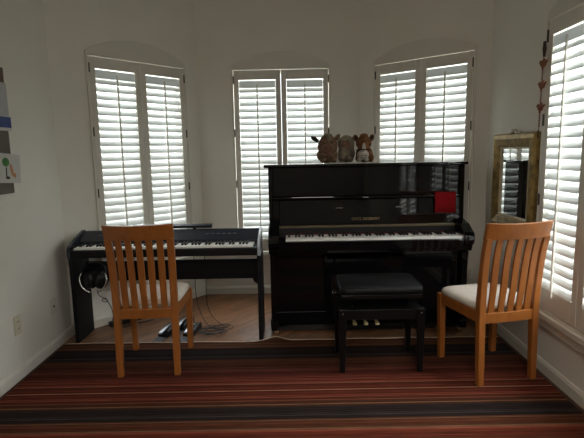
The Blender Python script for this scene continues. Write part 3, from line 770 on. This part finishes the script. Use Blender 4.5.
# ------------------------------------------------------------------ gold mirror on the right wall
def mirror():
    # local: x runs along the wall away from the camera (world +y), y into the room is world -x
    yc = 3.115; m = empty('wall_mirror', (XR-.001, yc, 1.098)); hw, hh = .291, .322
    def B(y0, y1, z0, z1, d0, d1, mb=None): return (mb or MB()).box(-d1, -d0, y0, y1, z0, z1)
    prof = [(0, 0), (.022, 0), (.036, .012), (.040, .035), (.032, .055), (.026, .075), (.018, .088), (0, .088)]   # (depth, inward)
    fr = []
    for sy, sz in ((-1,-1), (1,-1), (1,1), (-1,1)):
        fr.append([Vector((-d, sy*(hw-i), sz*(hh-i))) for d, i in prof])
    MB().sweep(fr, closed=True).build('frame', 'gold', m)
    fr = []
    for sy, sz in ((-1,-1), (1,-1), (1,1), (-1,1)):
        fr.append([Vector((-d, sy*(hw-i), sz*(hh-i))) for d, i in ((0, .0885), (.016, .0885), (.020, .094), (.014, .1), (0, .1))])
    MB().sweep(fr, closed=True).build('inner_bead', 'bead', m)
    MB().box(-.008, -.002, -(hw-.1005), hw-.1005, -(hh-.1005), hh-.1005).build('mirror_glass', 'mirror', m)
    # crest: small bow of leaves
    c = MB()
    for s in (-1, 1):
        c.ell((-.024, s*.035, hh+.006), (.010, .036, .010), (s*R(-14), 0, 0), sub=2)
        c.ell((-.024, s*.085, hh+.002), (.008, .034, .006), (s*R(6), 0, 0), sub=2)
        c.ell((-.026, s*.018, hh+.016), (.009, .018, .009), (s*R(35), 0, 0), sub=2)
    c.ell((-.028, 0, hh+.010), (.012, .014, .014), sub=2)
    c.build('crest', 'silver', m, smooth=True)
    tag(m, 'wall mirror in a worn gold frame with small crest beside the right window', 'mirror')
mirror()

# ------------------------------------------------------------------ garland hanging on the shutter hinge
def garland():
    g = empty('hanging_garland', (XR-.035, 2.775, 1.91))
    path = smoothcurve([(.0, .0, -.0), (.0, .002, -.10), (-.002, .004, -.20), (0, .006, -.32), (.0, .01, -.42), (0, .012, -.48)], 8)
    MB().tube(path, .0022, 6).build('string', 'garl2', g, smooth=True)
    b_ = MB(); 
    for k in range(26):
        z = -.09-.0148*k; b_.ell((0, .002+.012*(-z/.48), z), (.0052, .0052, .006), sub=2)
    b_.build('beads', 'garl2', g, smooth=True)
    MB().tube([(0, -.002, .01), (0, -.003, -.03), (0, -.002, -.075)], [.008, .012, .006], 8).build('top_tassel', 'brownstring', g, smooth=True)
    for i, z in enumerate((-.115, -.235, -.36)):
        a = MB(); y = .004+.002*i
        a.ell((0, y, z), (.014, .026, .015), (R(15), 0, 0)); a.ell((0, y+.024, z+.016), (.009, .012, .011)); a.ell((0, y+.038, z+.014), (.004, .010, .004), sub=2)
        a.ell((0, y-.032, z+.010), (.006, .020, .009), (R(-30), 0, 0)); a.ell((0, y-.006, z+.020), (.006, .016, .012), (R(-35), 0, 0)); a.ell((0, y+.004, z-.020), (.006, .008, .012))
        fuse(a.build('felt_bird', 'garl', g, smooth=True), .003, .002, .01)
    MB().tube(smoothcurve([(0, .012, -.48), (0, .022, -.50), (0, .024, -.52), (0, .012, -.528)], 6), .003, 6).build('end_hook', 'brownstring', g, smooth=True)
    tag(g, 'string of red beads and rust coloured felt birds hanging from the right shutter', 'garland')
garland()

# ------------------------------------------------------------------ left wall: board, papers, outlets
def onleft(name, y0, y1, z0, z1, d0, d1, mat, rot=0, parent=None, bevel=0):
    yc, zc = (y0+y1)/2, (z0+z1)/2
    mt = Matrix.Rotation(rot, 4, 'X')
    ob = MB().box(d0, d1, y0-yc, y1-yc, z0-zc, z1-zc, mt).build(name, mat, parent, bevel=bevel)
    if not parent: ob.location = (XL, yc, zc)
    return ob
bd = onleft('pin_board', 2.00, 2.795, 1.115, 1.835, 0, .014, 'board', bevel=.002); tag(bd, 'grey felt pin board at the left edge of the wall', 'board')
ph = empty('photo_sheet', (XL+.0138, 2.70, 1.655))
MB().box(0, .0012, -.17, .098, .095, .178).build('top_photo', 'brownprint', ph)
MB().box(0, .0012, -.17, .112, -.095, .095).build('middle_sheet', 'paper2', ph)
MB().box(0, .0012, -.17, .128, -.178, -.095).build('lower_margin', 'paper', ph)
MB().box(.0013, .002, -.168, .126, -.160, -.098).build('blue_band', 'blue', ph)
tag(ph, 'printed sheet with brown photo on top and blue band below, on the pin board', 'poster')
dr = empty('child_drawing', (XL+.0138, 2.70, 1.265)); dr.rotation_euler.x = R(-4)
MB().box(0, .0012, -.17, .175, -.085, .085).build('paper', 'paper', dr)
c = MB(); c.ell((.0022, .03, .035), (.0008, .034, .026)); c.build('green_tree', 'green', dr, smooth=True)
c = MB(); c.ell((.0022, .085, -.010), (.0008, .014, .040), (R(20), 0, 0)); c.ell((.0022, .115, -.04), (.0008, .012, .016)); c.build('orange_figure', 'orangec', dr, smooth=True)
c = MB(); c.box(.0013, .002, .028, .038, -.055, .005); c.ell((.002, .045, -.055), (.0008, .022, .008)); c.build('black_figure', 'blackc', dr)
tag(dr, "child's drawing with a green tree pinned low on the pin board", 'drawing')

def outlet():
    o = empty('wall_outlet', (XL, 2.705, .327))
    MB().box(-.0003, .006, -.036, .036, -.058, .058).build('cover_plate', 'ivoryplastic', o, bevel=.003)
    for z in (-.022, .022):
        s = MB().box(.0062, .008, -.016, .016, z-.014, z+.014).build('socket', 'ivoryplastic', o, bevel=.003)
        MB().box(.0081, .0086, -.008, -.005, z-.005, z+.006).box(.0081, .0086, .005, .008, z-.005, z+.006).build('slots', 'slot', s)
    tag(o, 'ivory double electrical outlet low on the left wall, nearer the camera', 'outlet')
    o2 = empty('phone_jack', (XL, 3.13, .300))
    MB().box(-.0003, .006, -.035, .035, -.057, .057).build('cover_plate', 'whiteplate', o2, bevel=.003)
    MB().box(.0062, .0072, -.008, .008, -.008, .008).build('jack', 'slot', o2)
    tag(o2, 'pale single jack plate low on the left wall near the digital piano', 'wall plate')
outlet()

# ------------------------------------------------------------------ light
w = bpy.data.worlds.new('outdoors'); S.world = w; w.use_nodes = True
nt = w.node_tree; bg = nt.nodes['Background']
tc = nt.nodes.new('ShaderNodeTexCoord'); sp = nt.nodes.new('ShaderNodeSeparateXYZ'); rp = nt.nodes.new('ShaderNodeValToRGB')
nt.links.new(tc.outputs['Generated'], sp.inputs[0]); nt.links.new(sp.outputs['Z'], rp.inputs['Fac'])
rp.color_ramp.elements[0].position = 0; rp.color_ramp.elements[0].color = (.78, .84, .80, 1)
rp.color_ramp.elements[1].position = .5; rp.color_ramp.elements[1].color = (.90, .97, 1.0, 1)
nt.links.new(rp.outputs[0], bg.inputs['Color']); bg.inputs['Strength'].default_value = 4.2

def area(name, loc, rot, sx, sy, power, col=(1,1,1)):
    l = bpy.data.lights.new(name, 'AREA'); l.shape = 'RECTANGLE'; l.size = sx; l.size_y = sy; l.energy = power; l.color = col
    o = bpy.data.objects.new(name, l); COL.objects.link(o); o.location = loc; o.rotation_euler = rot
    return o
# added soft fill behind the camera, standing in for light from the house
area('room_fill', (-.1, -1.7, 2.6), (R(48), 0, 0), 2.6, .9, 23, (1, .95, .87))
l_ = area('rug_pool_fill', (.35, -.7, 2.6), (0, 0, 0),   .7, .7, 7, (1, .92, .82)); l_.data.spread = R(62); l_.rotation_euler = (Vector((.25, 2.25, 0))-l_.location).to_track_quat('-Z', 'Y').to_euler()  # added unseen lamp with no fitting, brightens the middle of the rug
# daylight outside each window, aimed in through the louvers
for i, (a, b_, c, lab) in enumerate(wins):
    d = Vector((b_[0]-a[0], b_[1]-a[1], 0)).normalized(); n = Vector((-d.y, d.x, 0))
    pos = Vector((*a, 0)) + d*c + n*.75 + Vector((0, 0, 2.0))
    o = area('daylight', pos, (0, 0, 0), 1.3, 2.1, (60, 60, 60, 130, 130)[i], (.93, .98, 1))
    o.rotation_euler = (-n + Vector((0, 0, -.55))).to_track_quat('-Z', 'Y').to_euler()

# ------------------------------------------------------------------ camera
cam = bpy.data.cameras.new('camera'); co = bpy.data.objects.new('camera', cam); COL.objects.link(co)
cam.sensor_width = 36; cam.lens = 470*36/584; cam.clip_start = .02
p, r = R(8.2), R(1.04)
f = Vector((0, math.cos(p), -math.sin(p))); u = Vector((0, math.sin(p), math.cos(p))); x = Vector((1, 0, 0))
x2 = x*math.cos(r) - u*math.sin(r); u2 = x*math.sin(r) + u*math.cos(r)
mt = Matrix((x2, u2, -f)).transposed().to_4x4(); mt.translation = (0, 0, 1.33)
co.matrix_world = mt
S.camera = co
S.view_settings.view_transform = 'Standard'; S.view_settings.look = 'None'; S.view_settings.exposure = 0
S.cycles.max_bounces = 10; S.cycles.diffuse_bounces = 6; S.cycles.caustics_reflective = False; S.cycles.caustics_refractive = False
S.cycles.use_denoising = True
S.cycles.sample_clamp_indirect = 6
